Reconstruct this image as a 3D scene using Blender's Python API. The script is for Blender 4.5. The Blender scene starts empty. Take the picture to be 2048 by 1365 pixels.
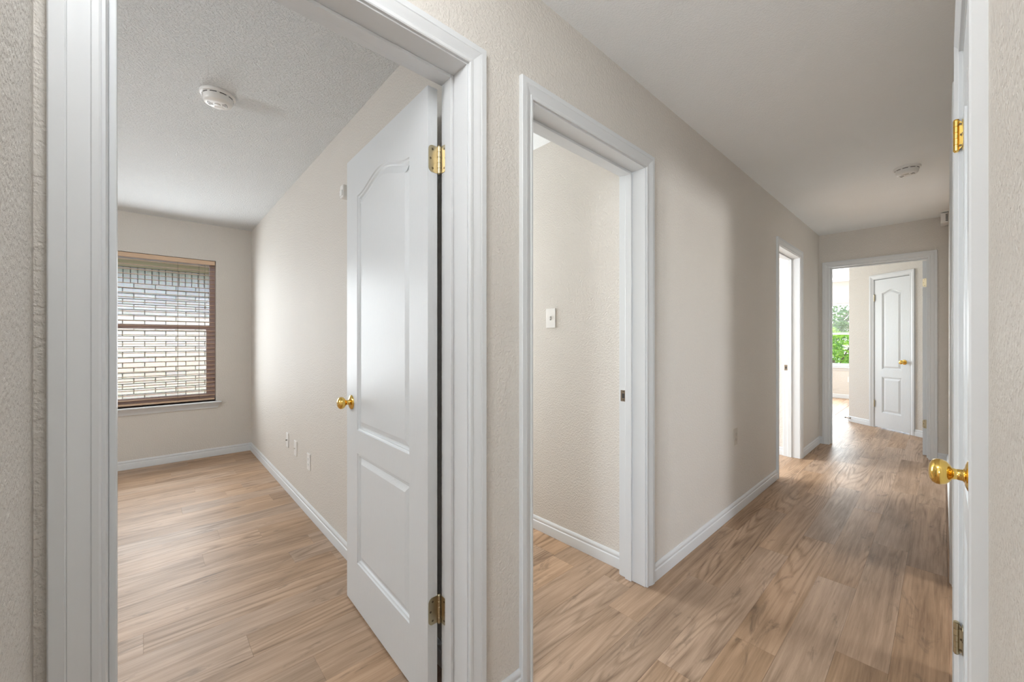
import bpy, bmesh, math, random
from mathutils import Vector, Matrix
random.seed(7)
SC = bpy.context.scene
COL = SC.collection

# ------------------------------------------------------------------ camera
H_CAM = 1.2075
YAW = math.atan(861.0 / 795.0)
cam_data = bpy.data.cameras.new('camera')
cam_data.sensor_width = 36.0
cam_data.sensor_fit = 'HORIZONTAL'
cam_data.lens = 795.0 / 2048.0 * 36.0
cam_data.shift_y = -1.0 / 2048.0
cam_data.clip_start = 0.01
cam = bpy.data.objects.new('camera', cam_data)
COL.objects.link(cam)
cam.location = (0, 0, H_CAM)
cam.rotation_euler = (math.pi / 2, 0, YAW)
SC.camera = cam

# ------------------------------------------------------------------ world, sun, window daylight
world = bpy.data.worlds.new('sky')
SC.world = world
world.use_nodes = True
wn = world.node_tree.nodes
sky = wn.new('ShaderNodeTexSky')
sky.sky_type = 'NISHITA'
sky.sun_disc = False
sky.sun_elevation = math.radians(57)
sky.sun_rotation = math.radians(110)
sky.air_density = 1.0
sky.dust_density = 1.5
wn['Background'].inputs['Strength'].default_value = 0.75
world.node_tree.links.new(sky.outputs[0], wn['Background'].inputs['Color'])

sun_d = bpy.data.lights.new('sun', 'SUN')
sun_d.energy = 1.9
sun_d.angle = math.radians(0.6)
sun_d.color = (1.0, 0.95, 0.86)
sun = bpy.data.objects.new('sun', sun_d)
COL.objects.link(sun)
sun.rotation_euler = Vector((-0.50, 0.22, -0.84)).to_track_quat('-Z', 'Y').to_euler()


def window_light(name, loc, direction, w, h, power, color=(0.90, 0.96, 1.0)):
    l = bpy.data.lights.new(name, 'AREA')
    l.shape = 'RECTANGLE'
    l.size, l.size_y = w, h
    l.energy = power
    l.color = color
    o = bpy.data.objects.new(name, l)
    COL.objects.link(o)
    o.location = loc
    o.rotation_euler = Vector(direction).to_track_quat('-Z', 'Y').to_euler()
    return o


# area lamps as window daylight; the rear and far-side ones are added fill
window_light('daylight_bedroom', (-5.155, 0.075, 1.31), (1, 0, 0), 0.93, 1.44, 12.5).data.spread = math.radians(150)
window_light('daylight_passage', (-3.58, 1.40, 1.45), (1, 0, 0), 0.60, 1.2, 24)
window_light('daylight_side_room', (-3.98, 3.55, 1.40), (1, 0, 0), 1.4, 1.3, 88)
window_light('daylight_bath', (3.18, 2.80, 1.80), (-1, 0, 0), 0.77, 0.56, 26, (0.96, 0.98, 1.0))
window_light('fill_behind', (0.40, -3.18, 1.45), (0, 1, 0), 1.3, 1.2, 48, (0.90, 0.95, 1.0))  # unseen source added to fill the near hallway from behind
window_light('daylight_far', (-1.78, 10.68, 1.32), (0, -1, 0), 1.12, 1.3, 38)
window_light('fill_far_side', (-4.48, 8.30, 1.40), (1, 0, 0), 1.8, 1.4, 52)  # unseen source added for floor glare and fill from the far room

SC.view_settings.view_transform = 'Standard'
SC.view_settings.look = 'None'
SC.view_settings.gamma = 1.0
SC.view_settings.use_curve_mapping = False
SC.view_settings.exposure = 1.0
SC.cycles.use_denoising = True
SC.cycles.max_bounces = 8
SC.cycles.diffuse_bounces = 6
SC.cycles.glossy_bounces = 4
SC.cycles.transparent_max_bounces = 12
SC.cycles.sample_clamp_indirect = 6.0
SC.cycles.caustics_reflective = False
SC.cycles.caustics_refractive = False

# ------------------------------------------------------------------ materials
MATS = {}


def new_mat(name, color=(0.8, 0.8, 0.8), rough=0.5, metal=0.0, spec=0.5):
    m = bpy.data.materials.new(name)
    m.use_nodes = True
    b = m.node_tree.nodes['Principled BSDF']
    b.inputs['Base Color'].default_value = (*color, 1)
    b.inputs['Roughness'].default_value = rough
    b.inputs['Metallic'].default_value = metal
    b.inputs['Specular IOR Level'].default_value = spec
    MATS[name] = m
    return m, m.node_tree.nodes, m.node_tree.links, b


def bump_noise(name, color, rough, scale, detail, strength, dist, stretch=(1, 1, 1), spec=0.5, var=0.03, ramp=None):
    m, n, l, b = new_mat(name, color, rough, 0, spec)
    tc = n.new('ShaderNodeTexCoord')
    mp = n.new('ShaderNodeMapping')
    mp.inputs['Scale'].default_value = stretch
    nz = n.new('ShaderNodeTexNoise')
    nz.inputs['Scale'].default_value = scale
    nz.inputs['Detail'].default_value = detail
    nz.inputs['Roughness'].default_value = 0.55
    bp = n.new('ShaderNodeBump')
    bp.inputs['Strength'].default_value = strength
    bp.inputs['Distance'].default_value = dist
    l.new(tc.outputs['Object'], mp.inputs['Vector'])
    l.new(mp.outputs[0], nz.inputs['Vector'])
    src = nz.outputs['Fac']
    if ramp:
        cr = n.new('ShaderNodeValToRGB')
        cr.color_ramp.elements[0].position = ramp[0]
        cr.color_ramp.elements[1].position = ramp[1]
        cr.color_ramp.interpolation = 'EASE'
        l.new(src, cr.inputs[0])
        src = cr.outputs[0]
    l.new(src, bp.inputs['Height'])
    l.new(bp.outputs[0], b.inputs['Normal'])
    if var:
        n2 = n.new('ShaderNodeTexNoise')
        n2.inputs['Scale'].default_value = 2.3
        n2.inputs['Detail'].default_value = 3
        l.new(tc.outputs['Object'], n2.inputs['Vector'])
        mx = n.new('ShaderNodeMix')
        mx.data_type = 'RGBA'
        mx.inputs['A'].default_value = (*[c * (1 - var) for c in color], 1)
        mx.inputs['B'].default_value = (*[min(1, c * (1 + var)) for c in color], 1)
        l.new(n2.outputs['Fac'], mx.inputs['Factor'])
        l.new(mx.outputs['Result'], b.inputs['Base Color'])
    return m


bump_noise('wall_paint', (0.668, 0.634, 0.588), 0.60, 105, 3, 0.45, 0.003, ramp=(0.38, 0.62), spec=0.18)
bump_noise('ceiling_paint', (0.80, 0.82, 0.83), 0.75, 110, 4, 0.8, 0.005, ramp=(0.36, 0.64), spec=0.2)
bump_noise('ceiling_smooth', (0.88, 0.905, 0.92), 0.75, 140, 3, 0.35, 0.002, ramp=(0.36, 0.64), spec=0.2)
bump_noise('trim_paint', (0.665, 0.682, 0.695), 0.40, 30, 2, 0.05, 0.001, spec=0.5, var=0.01)
bump_noise('door_paint', (0.69, 0.715, 0.735), 0.36, 55, 4, 0.5, 0.002, stretch=(6, 6, 0.35), spec=0.5, var=0.01)
new_mat('white_plastic', (0.80, 0.79, 0.77), 0.35)
new_mat('beige_plastic', (0.52, 0.47, 0.41), 0.4)
new_mat('dark_slot', (0.03, 0.03, 0.03), 0.6)
new_mat('grey_slot', (0.22, 0.22, 0.21), 0.6)
new_mat('polished_brass', (0.86, 0.58, 0.16), 0.10, 1.0)
bump_noise('aged_brass', (0.50, 0.43, 0.29), 0.30, 40, 3, 0.15, 0.0008, var=0.25)
MATS['aged_brass'].node_tree.nodes['Principled BSDF'].inputs['Metallic'].default_value = 1.0
new_mat('screw_metal', (0.16, 0.13, 0.09), 0.35, 1.0)
bump_noise('strike_metal', (0.30, 0.25, 0.20), 0.35, 90, 3, 0.2, 0.001, var=0.2)
MATS['strike_metal'].node_tree.nodes['Principled BSDF'].inputs['Metallic'].default_value = 1.0
new_mat('chrome', (0.75, 0.74, 0.72), 0.15, 1.0)
new_mat('rubber', (0.05, 0.05, 0.05), 0.7)
new_mat('bronze_frame', (0.52, 0.40, 0.385), 0.4)
new_mat('white_vinyl', (0.80, 0.80, 0.79), 0.35)
bump_noise('blind_wood', (0.66, 0.47, 0.32), 0.4, 30, 4, 0.1, 0.001, stretch=(8, 0.8, 8), var=0.12)
new_mat('blind_white', (0.82, 0.82, 0.80), 0.4)
new_mat('cord', (0.30, 0.25, 0.20), 0.7)
new_mat('mortar', (0.48, 0.45, 0.41), 0.9)
bump_noise('eave_paint', (0.62, 0.52, 0.36), 0.6, 20, 2, 0.1, 0.002, var=0.05)
bump_noise('shingle', (0.20, 0.18, 0.17), 0.9, 30, 3, 0.5, 0.01, var=0.2)
bump_noise('lawn', (0.16, 0.22, 0.06), 0.9, 60, 4, 0.8, 0.03, var=0.25)
bump_noise('bark', (0.16, 0.11, 0.075), 0.9, 20, 4, 0.6, 0.01, stretch=(1, 1, 0.2), var=0.2)
m, n, l, b = new_mat('lamp_glass', (0.9, 0.9, 0.88), 0.3)
b.inputs['Emission Color'].default_value = (1, 0.96, 0.9, 1)
b.inputs['Emission Strength'].default_value = 0.6

# thin window glass
m = bpy.data.materials.new('glass')
m.use_nodes = True
nt = m.node_tree
for x in list(nt.nodes):
    if x.type == 'BSDF_PRINCIPLED':
        nt.nodes.remove(x)
tr = nt.nodes.new('ShaderNodeBsdfTransparent')
tr.inputs[0].default_value = (0.95, 0.97, 0.96, 1)
gl = nt.nodes.new('ShaderNodeBsdfGlossy')
gl.inputs['Roughness'].default_value = 0.02
fr = nt.nodes.new('ShaderNodeFresnel')
fr.inputs[0].default_value = 1.45
mxs = nt.nodes.new('ShaderNodeMixShader')
nt.links.new(fr.outputs[0], mxs.inputs[0])
nt.links.new(tr.outputs[0], mxs.inputs[1])
nt.links.new(gl.outputs[0], mxs.inputs[2])
nt.links.new(mxs.outputs[0], nt.nodes['Material Output'].inputs[0])
MATS['glass'] = m


def leaf_mat(name, c1, c2):
    m, n, l, b = new_mat(name, c1, 0.5)
    tc = n.new('ShaderNodeTexCoord')
    nz = n.new('ShaderNodeTexNoise')
    nz.inputs['Scale'].default_value = 6
    mx = n.new('ShaderNodeMix')
    mx.data_type = 'RGBA'
    mx.inputs['A'].default_value = (*c1, 1)
    mx.inputs['B'].default_value = (*c2, 1)
    cr = n.new('ShaderNodeValToRGB')
    cr.color_ramp.elements[0].position = 0.35
    cr.color_ramp.elements[1].position = 0.65
    l.new(tc.outputs['Object'], nz.inputs['Vector'])
    l.new(nz.outputs['Fac'], cr.inputs[0])
    l.new(cr.outputs[0], mx.inputs['Factor'])
    l.new(mx.outputs['Result'], b.inputs['Base Color'])
    tl = n.new('ShaderNodeBsdfTranslucent')
    l.new(mx.outputs['Result'], tl.inputs[0])
    ms = n.new('ShaderNodeMixShader')
    ms.inputs[0].default_value = 0.4
    l.new(b.outputs[0], ms.inputs[1])
    l.new(tl.outputs[0], ms.inputs[2])
    l.new(ms.outputs[0], n['Material Output'].inputs[0])


leaf_mat('leaf_bright', (0.34, 0.50, 0.05), (0.14, 0.30, 0.03))
leaf_mat('leaf_dark', (0.20, 0.32, 0.08), (0.09, 0.18, 0.04))


def brick_mat():
    m, n, l, b = new_mat('brick', (0.7, 0.63, 0.54), 0.85)
    oi = n.new('ShaderNodeObjectInfo')
    cr = n.new('ShaderNodeValToRGB')
    e = cr.color_ramp.elements
    e[0].position, e[0].color = 0.0, (0.68, 0.61, 0.53, 1)
    e[1].position, e[1].color = 1.0, (0.78, 0.73, 0.65, 1)
    k = e.new(0.12)
    k.color = (0.62, 0.59, 0.57, 1)
    k = e.new(0.22)
    k.color = (0.70, 0.63, 0.54, 1)
    l.new(oi.outputs['Random'], cr.inputs[0])
    tc = n.new('ShaderNodeTexCoord')
    nz = n.new('ShaderNodeTexNoise')
    nz.inputs['Scale'].default_value = 25
    nz.inputs['Detail'].default_value = 5
    l.new(tc.outputs['Object'], nz.inputs['Vector'])
    hs = n.new('ShaderNodeMix')
    hs.data_type = 'RGBA'
    hs.blend_type = 'MULTIPLY'
    hs.inputs['Factor'].default_value = 0.35
    l.new(cr.outputs[0], hs.inputs['A'])
    l.new(nz.outputs['Color'], hs.inputs['B'])
    l.new(hs.outputs['Result'], b.inputs['Base Color'])
    bp = n.new('ShaderNodeBump')
    bp.inputs['Distance'].default_value = 0.004
    l.new(nz.outputs['Fac'], bp.inputs['Height'])
    l.new(bp.outputs[0], b.inputs['Normal'])


brick_mat()


def wood_mat(name, per_object=True):
    """Oak-look vinyl plank: fine streaks, cathedral figure, knots; grain runs along Y."""
    m, n, l, b = new_mat(name, (0.45, 0.3, 0.2), 0.42, 0, 0.4)
    tc = n.new('ShaderNodeTexCoord')
    add = n.new('ShaderNodeVectorMath')
    add.operation = 'ADD'
    l.new(tc.outputs['Object'], add.inputs[0])
    oi = n.new('ShaderNodeObjectInfo')
    mul = n.new('ShaderNodeVectorMath')
    mul.operation = 'MULTIPLY'
    cmb = n.new('ShaderNodeCombineXYZ')
    for i in range(3):
        l.new(oi.outputs['Random'], cmb.inputs[i])
    l.new(cmb.outputs[0], mul.inputs[0])
    mul.inputs[1].default_value = (37.0, 91.0, 53.0)
    l.new(mul.outputs[0], add.inputs[1])

    def mapped(scale):
        mp = n.new('ShaderNodeMapping')
        mp.inputs['Scale'].default_value = scale
        l.new(add.outputs[0], mp.inputs['Vector'])
        return mp.outputs[0]

    def noise(vec, scale, detail, rough=0.6, dist=0.0):
        t = n.new('ShaderNodeTexNoise')
        t.inputs['Scale'].default_value = scale
        t.inputs['Detail'].default_value = detail
        t.inputs['Roughness'].default_value = rough
        t.inputs['Distortion'].default_value = dist
        l.new(vec, t.inputs['Vector'])
        return t.outputs['Fac']

    def ramp(fac, p0, p1, v0=0.0, v1=1.0):
        r = n.new('ShaderNodeMapRange')
        r.inputs['From Min'].default_value = p0
        r.inputs['From Max'].default_value = p1
        r.inputs['To Min'].default_value = v0
        r.inputs['To Max'].default_value = v1
        l.new(fac, r.inputs['Value'])
        return r.outputs[0]

    def math_(op, a, c):
        k = n.new('ShaderNodeMath')
        k.operation = op
        for i, v in enumerate((a, c)):
            if isinstance(v, (int, float)):
                k.inputs[i].default_value = v
            else:
                l.new(v, k.inputs[i])
        return k.outputs[0]

    fine = ramp(noise(mapped((170, 5, 1)), 1.0, 4, 0.65), 0.25, 0.75)
    streak = ramp(noise(mapped((34, 1.4, 1)), 1.0, 5, 0.6, 0.4), 0.28, 0.72)
    broad = ramp(noise(mapped((5, 1.3, 1)), 1.0, 3, 0.5), 0.3, 0.7)
    # cathedral figure: contour lines of a stretched smooth noise
    field = noise(mapped((7.0, 0.55, 1)), 1.0, 1.0, 0.3, 0.12)
    rings = math_('FRACT', math_('MULTIPLY', field, 20.0), 0.0)
    rings = ramp(math_('ABSOLUTE', math_('SUBTRACT', rings, 0.5), 0.0), 0.0, 0.30)
    figure = ramp(noise(mapped((3.3, 0.8, 2)), 1.0, 2), 0.49, 0.58)
    rings = math_('ADD', math_('MULTIPLY', rings, figure), math_('MULTIPLY', 0.65, math_('SUBTRACT', 1.0, figure)))
    # knots and dark marks
    kn = noise(mapped((17, 4.0, 1)), 1.0, 5, 0.66, 0.8)
    knots = ramp(kn, 0.58, 0.74)

    v = math_('ADD', math_('MULTIPLY', fine, 0.22), math_('MULTIPLY', streak, 0.30))
    v = math_('ADD', v, math_('MULTIPLY', rings, 0.22))
    v = math_('ADD', v, math_('MULTIPLY', broad, 0.28))
    cr = n.new('ShaderNodeValToRGB')
    e = cr.color_ramp.elements
    e[0].position, e[0].color = 0.26, (0.205, 0.120, 0.069, 1)
    e[1].position, e[1].color = 0.76, (0.540, 0.360, 0.236, 1)
    k = e.new(0.5)
    k.color = (0.375, 0.243, 0.150, 1)
    l.new(v, cr.inputs[0])
    dk = n.new('ShaderNodeMix')
    dk.data_type = 'RGBA'
    l.new(math_('MULTIPLY', knots, 0.8), dk.inputs['Factor'])
    l.new(cr.outputs[0], dk.inputs['A'])
    dk.inputs['B'].default_value = (0.13, 0.085, 0.055, 1)
    # plank to plank tone
    tone = n.new('ShaderNodeHueSaturation')
    l.new(dk.outputs['Result'], tone.inputs['Color'])
    if per_object:
        l.new(ramp(oi.outputs['Random'], 0, 1, 0.94, 1.06), tone.inputs['Value'])
        wn_ = n.new('ShaderNodeTexWhiteNoise')
        wn_.noise_dimensions = '1D'
        l.new(oi.outputs['Random'], wn_.inputs['W'])
        l.new(ramp(wn_.outputs['Value'], 0, 1, 0.86, 1.06), tone.inputs['Saturation'])
    l.new(tone.outputs[0], b.inputs['Base Color'])
    bp = n.new('ShaderNodeBump')
    bp.inputs['Strength'].default_value = 0.18
    bp.inputs['Distance'].default_value = 0.001
    l.new(v, bp.inputs['Height'])
    l.new(bp.outputs[0], b.inputs['Normal'])
    l.new(ramp(v, 0, 1, 0.54, 0.42), b.inputs['Roughness'])


wood_mat('oak_plank', True)
wood_mat('oak_floor', False)

# ------------------------------------------------------------------ helpers


def tag(o, label=None, cat=None, group=None, kind=None):
    if label:
        o['label'] = label
    if cat:
        o['category'] = cat
    if group:
        o['group'] = group
    if kind:
        o['kind'] = kind
    return o


def empty(name, loc=(0, 0, 0), rotz=0.0, parent=None):
    o = bpy.data.objects.new(name, None)
    COL.objects.link(o)
    o.location = loc
    o.rotation_euler = (0, 0, rotz)
    o.empty_display_size = 0.05
    if parent:
        o.parent = parent
    return o


def link(name, me, mat, parent=None, smooth=False):
    o = bpy.data.objects.new(name, me)
    COL.objects.link(o)
    if mat and not me.materials:
        me.materials.append(MATS[mat])
    if parent:
        o.parent = parent
    if smooth:
        for p in me.polygons:
            p.use_smooth = True
    return o


def obj(name, bm, mat, parent=None, smooth=False, recalc=True):
    if recalc:
        bmesh.ops.recalc_face_normals(bm, faces=bm.faces[:])
    me = bpy.data.meshes.new(name)
    bm.to_mesh(me)
    bm.free()
    return link(name, me, mat, parent, smooth)


def autosmooth(o, deg=35):
    me = o.data
    for p in me.polygons:
        p.use_smooth = True
    bm = bmesh.new()
    bm.from_mesh(me)
    lim = math.radians(deg)
    for e in bm.edges:
        if len(e.link_faces) == 2 and e.calc_face_angle(0) > lim:
            e.smooth = False
    bm.to_mesh(me)
    bm.free()
    return o


class Frame:
    """Wall-local axes: u along the wall, t out of the wall towards the viewer, z up."""

    def __init__(self, ox, oy, u, n):
        self.o = Vector((ox, oy, 0))
        self.u = Vector((u[0], u[1], 0)).normalized()
        self.n = Vector((n[0], n[1], 0)).normalized()

    def __call__(self, u, t, z):
        p = self.o + self.u * u + self.n * t
        return Vector((p.x, p.y, z))


IDF = Frame(0, 0, (1, 0), (0, 1))


def box(bm, u0, u1, t0, t1, z0, z1, fr=IDF, bevel=0.0):
    vs = [bm.verts.new(fr(u, t, z)) for z in (z0, z1) for t in (t0, t1) for u in (u0, u1)]
    idx = [(0, 1, 3, 2), (4, 6, 7, 5), (0, 4, 5, 1), (2, 3, 7, 6), (0, 2, 6, 4), (1, 5, 7, 3)]
    fs = [bm.faces.new([vs[i] for i in q]) for q in idx]
    if bevel > 0:
        es = list({e for f_ in fs for e in f_.edges})
        bmesh.ops.bevel(bm, geom=es, offset=bevel, segments=2, affect='EDGES', profile=0.5)
    return vs


def bbox(name, dims, mat, parent=None, fr=IDF, bevel=0.0):
    bm = bmesh.new()
    box(bm, *dims, fr=fr, bevel=bevel)
    return obj(name, bm, mat, parent)


def prism(bm, pts, z0, z1):
    a = [bm.verts.new((x, y, z0)) for x, y in pts]
    c = [bm.verts.new((x, y, z1)) for x, y in pts]
    bm.faces.new(a[::-1])
    bm.faces.new(c)
    k = len(pts)
    for i in range(k):
        bm.faces.new((a[i], a[(i + 1) % k], c[(i + 1) % k], c[i]))


def lathe(bm, prof, origin, axis, seg=32, cap=True):
    """Surface of revolution: prof = [(distance along axis, radius)]."""
    axis = Vector(axis).normalized()
    ref = Vector((0, 0, 1)) if abs(axis.z) < 0.9 else Vector((1, 0, 0))
    e1 = axis.cross(ref).normalized()
    e2 = axis.cross(e1)
    o = Vector(origin)
    rings = []
    for d, r in prof:
        if r < 1e-6:
            rings.append([bm.verts.new(o + axis * d)])
        else:
            rings.append([bm.verts.new(o + axis * d + (e1 * math.cos(a) + e2 * math.sin(a)) * r)
                          for a in (2 * math.pi * i / seg for i in range(seg))])
    for a, c in zip(rings[:-1], rings[1:]):
        for i in range(seg):
            j = (i + 1) % seg
            if len(a) == 1 and len(c) == 1:
                continue
            if len(a) == 1:
                bm.faces.new((a[0], c[i], c[j]))
            elif len(c) == 1:
                bm.faces.new((a[i], a[j], c[0]))
            else:
                bm.faces.new((a[i], a[j], c[j], c[i]))
    if cap:
        for r in (rings[0], rings[-1]):
            if len(r) > 1:
                bm.faces.new(r)


def tube(bm, pts, r, seg=8):
    rings = []
    pts = [Vector(p) for p in pts]
    for i, p in enumerate(pts):
        d = (pts[min(i + 1, len(pts) - 1)] - pts[max(i - 1, 0)]).normalized()
        ref = Vector((0, 0, 1)) if abs(d.z) < 0.9 else Vector((1, 0, 0))
        e1 = d.cross(ref).normalized()
        e2 = d.cross(e1)
        rings.append([bm.verts.new(p + (e1 * math.cos(a) + e2 * math.sin(a)) * r)
                      for a in (2 * math.pi * k / seg for k in range(seg))])
    for a, c in zip(rings[:-1], rings[1:]):
        for i in range(seg):
            j = (i + 1) % seg
            bm.faces.new((a[i], a[j], c[j], c[i]))
    bm.faces.new(rings[0])
    bm.faces.new(rings[-1][::-1])


# ------------------------------------------------------------------ structure: walls
H = 2.44
HB = 2.412         # bedroom ceiling
HEAD = 2.051       # finished door head
JT = 0.018         # jamb board thickness


def wall(name, fr, u0, u1, t0, t1, z1, openings, label, z0=0.0, mat='wall_paint'):
    """openings: list of (ua, ub, za, zb)"""
    bm = bmesh.new()
    cur = u0
    for ua, ub, za, zb in sorted(openings):
        if ua > cur:
            box(bm, cur, ua, t0, t1, z0, z1, fr)
        if za > z0:
            box(bm, ua, ub, t0, t1, z0, za, fr)
        box(bm, ua, ub, t0, t1, zb, z1, fr)
        cur = ub
    if cur < u1:
        box(bm, cur, u1, t0, t1, z0, z1, fr)
    bmesh.ops.remove_doubles(bm, verts=bm.verts[:], dist=1e-5)
    return tag(obj(name, bm, mat), label, 'wall', kind='structure')


XL, TL = -0.985, 0.14
F_LEFT = Frame(XL, 0, (0, 1), (1, 0))          # hall left wall, u = y
F_RIGHT = Frame(0.040, 0, (0, 1), (-1, 0))     # hall right wall, u = y
F_END = Frame(0, 5.83, (1, 0), (0, -1))        # hall end wall, u = x
F_BACK = Frame(0, -0.131, (1, 0), (0, 1))      # wall with the doorway the picture is taken from
AX, AY = -0.948, 7.735
DU = (0.776, -0.631)
F_ANG = Frame(AX, AY, DU, (-0.631, -0.776))    # angled wall beyond the end doorway

D1 = (-0.050, 0.722)
D2 = (1.009, 1.795)
D3 = (4.112, 4.905)
DE = (-0.888, -0.100)
DC = (0.860, 1.751)      # closet pair in the right wall
DB = (2.149, 2.895)      # open bathroom doorway in the right wall
DBK = (-0.610, 0.018)
D4 = (0.392, 0.392 + 0.463)


def op(d, zt=HEAD + JT):
    return (d[0] - JT, d[1] + JT, 0.0, zt)


wall('wall_left', F_LEFT, -3.34, 5.97, -TL, 0, H, [op(D1), op(D2), op(D3)],
     'long beige textured hallway wall holding three white door frames')
wall('wall_right', F_RIGHT, -0.245, 5.97, -0.114, 0, H, [op(DC), op(DB)],
     'beige textured hallway wall beside the closet doors with brass hinges')
wall('wall_end', F_END, -4.6, 1.0, -0.14, 0, H, [op(DE)],
     'shaded grey-beige wall closing the hallway around the far doorway')
wall('wall_back', F_BACK, -0.985, 1.74, -0.114, 0, H, [(DBK[0] - JT, 0.040, 0.0, HEAD + JT)],
     'narrow beige wall return beside the bedroom door casing')
bm = bmesh.new()
prism(bm, [(-1.125, 0.812), (-5.31, 0.864), (-5.31, 0.96), (-1.125, 0.96)], 0, H)
tag(obj('wall_bedroom_right', bm, 'wall_paint'), 'bedroom wall behind the open door with three low cover plates', 'wall', kind='structure')
F_WIN = Frame(-5.17, 0, (0, 1), (1, 0))
W1 = (-0.400, 0.547, 0.575, 2.040)
wall('wall_bedroom_far', F_WIN, -3.34, 0.87, -0.14, 0, H, [W1], 'bedroom wall around the window with wooden blinds')
wall('wall_bedroom_left', IDF, -5.31, -1.125, -3.34, -3.2, H, [], 'bedroom wall opposite the wall with the cover plates')
wall('wall_passage_right', IDF, -3.74, -1.125, 1.847, 1.96, H, [], 'bright wall with a light switch seen through the middle doorway')
F_PW = Frame(-3.6, 0, (0, 1), (1, 0))
wall('wall_passage_far', F_PW, 0.864, 1.96, -0.14, 0, H, [(1.08, 1.72, 0.85, 2.05)], 'window wall at the end of the middle doorway passage')
wall('wall_side_room_right', IDF, -4.14, -1.125, 4.94, 5.05, H, [], 'bright white-lit wall seen through the third doorway of the hallway')
F_SR = Frame(-4.0, 0, (0, 1), (1, 0))
wall('wall_side_room_far', F_SR, 1.96, 4.94, -0.14, 0, H, [(2.85, 4.25, 0.75, 2.05)], 'window wall of the room behind the third doorway')
bm = bmesh.new()
box(bm, 0.75, 0.80, 0.60, 1.90, 0, H)
box(bm, 0.15, 0.75, 0.60, 0.66, 0, H)
box(bm, 0.15, 3.34, 1.86, 2.00, 0, H)
tag(obj('wall_closet', bm, 'wall_paint'), 'walls enclosing the closet behind the hinged double doors', 'wall', kind='structure')
wall('wall_bath_far', Frame(3.2, 0, (0, 1), (-1, 0)), 2.0, 4.7, -0.14, 0, H, [(2.42, 3.19, 1.50, 2.10)], 'window wall of the bathroom off the hallway')
wall('wall_bath_side', IDF, 0.15, 3.34, 4.6, 4.74, H, [], 'side wall of the bathroom off the hallway')
wall('wall_rear_far', IDF, -1.0, 1.74, -3.34, -3.2, H, [(-0.25, 1.05, 0.85, 2.05)], 'window wall of the room behind the viewpoint')
wall('wall_rear_right', IDF, 1.6, 1.74, -3.2, -0.245, H, [], 'side wall of the room behind the viewpoint')
wall('wall_far', Frame(0, 10.7, (1, 0), (0, -1)), -4.6, -0.75, -0.14, 0, H, [(-2.35, -1.22, 0.650, 1.985)],
     'cream wall of the far room around the window with trees outside')
wall('wall_far_left', Frame(-4.5, 0, (0, 1), (1, 0)), 5.97, 10.84, -0.14, 0, H, [(7.4, 9.2, 0.7, 2.1)], 'window wall at the side of the far room')
wall('wall_far_right', IDF, -0.945, -0.80, 7.74, 10.7, H, [], 'side wall of the far room behind the angled corner')
wall('wall_angled', F_ANG, 0.0, 2.45, -0.12, 0, H, [op(D4)], 'cream angled wall holding the closed narrow door beyond the hallway')

# ceilings
tag(bbox('ceiling', (-5.35, 3.4, -3.4, 10.9, H, H + 0.14), 'ceiling_smooth'), 'pale grey textured ceiling over the hallway and far rooms', 'ceiling', kind='structure')
bm = bmesh.new()
prism(bm, [(-1.125, -3.2), (-1.125, 0.813), (-5.17, 0.863), (-5.17, -3.2)], HB, H)
tag(obj('ceiling', bm, 'ceiling_paint'), 'white stippled bedroom ceiling with a smoke detector', 'ceiling', kind='structure')

# ------------------------------------------------------------------ floor with planks
floor = tag(bbox('floor', (-5.31, 3.34, -3.34, 10.84, -0.12, -0.0045), 'oak_floor'), 'light brown oak-look plank floor running along the hallway', 'floor', kind='structure')
PW, PL = 0.15, 1.22


def plank_mesh(length):
    bm = bmesh.new()
    w, g, c = PW - 0.0004, 0.0004, 0.0003
    a = [(-w / 2, -length / 2), (w / 2, -length / 2), (w / 2, length / 2), (-w / 2, length / 2)]
    lo = [bm.verts.new((x, y, -0.0045)) for x, y in a]
    md = [bm.verts.new((x, y, -c)) for x, y in a]
    hi = [bm.verts.new((x - math.copysign(c, x), y - math.copysign(c, y), 0)) for x, y in a]
    for p, q in ((lo, md), (md, hi)):
        for i in range(4):
            bm.faces.new((p[i], p[(i + 1) % 4], q[(i + 1) % 4], q[i]))
    bm.faces.new(hi)
    bm.faces.new(lo[::-1])
    bmesh.ops.recalc_face_normals(bm, faces=bm.faces[:])
    me = bpy.data.meshes.new('plank')
    bm.to_mesh(me)
    bm.free()
    me.materials.append(MATS['oak_plank'])
    return me


PLANK = plank_mesh(PL - 0.0004)


def plank_row(xc, ya, yb, seam=None):
    if seam is None:
        y = ya - random.uniform(0.0, 1.1)
    else:
        y = seam - PL * math.ceil((seam - ya) / PL)
    while y < yb - 0.02:
        a, c = max(y, ya), min(y + PL, yb)
        if c - a > 0.03:
            full = (c - a) > PL - 1e-4
            o = bpy.data.objects.new('plank', PLANK if full else plank_mesh(c - a - 0.0004))
            COL.objects.link(o)
            o.parent = floor
            o.location = (xc, (a + c) / 2, 0)
        y += PL


x_edge = -0.283 + PW * 2
k = 0
rnd = random.Random(11)
while x_edge - k * PW > -5.22:
    xr = x_edge - k * PW
    xc = xr - PW / 2
    seam = {2: 2.54, 3: 2.99}.get(k)
    if xr > -1.13:
        plank_row(xc, -0.30, 8.2, seam)
    elif xr > -2.6:
        plank_row(xc, -1.5, 1.95)
        if xr > -1.75:
            plank_row(xc, 4.0, 5.0)
        plank_row(xc, 5.95, 10.7)
    else:
        plank_row(xc, -1.5, 0.86)
    k += 1

# ------------------------------------------------------------------ trims
CAS = [(0, 0), (0, .0075), (.003, .0095), (.011, .0100), (.0130, .0080), (.0155, .0088), (.026, .0118), (.036, .0155),
       (.0385, .0160), (.0395, .0148), (.0415, .0165), (.0585, .0165), (.0605, .0145), (.0610, 0)]


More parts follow.
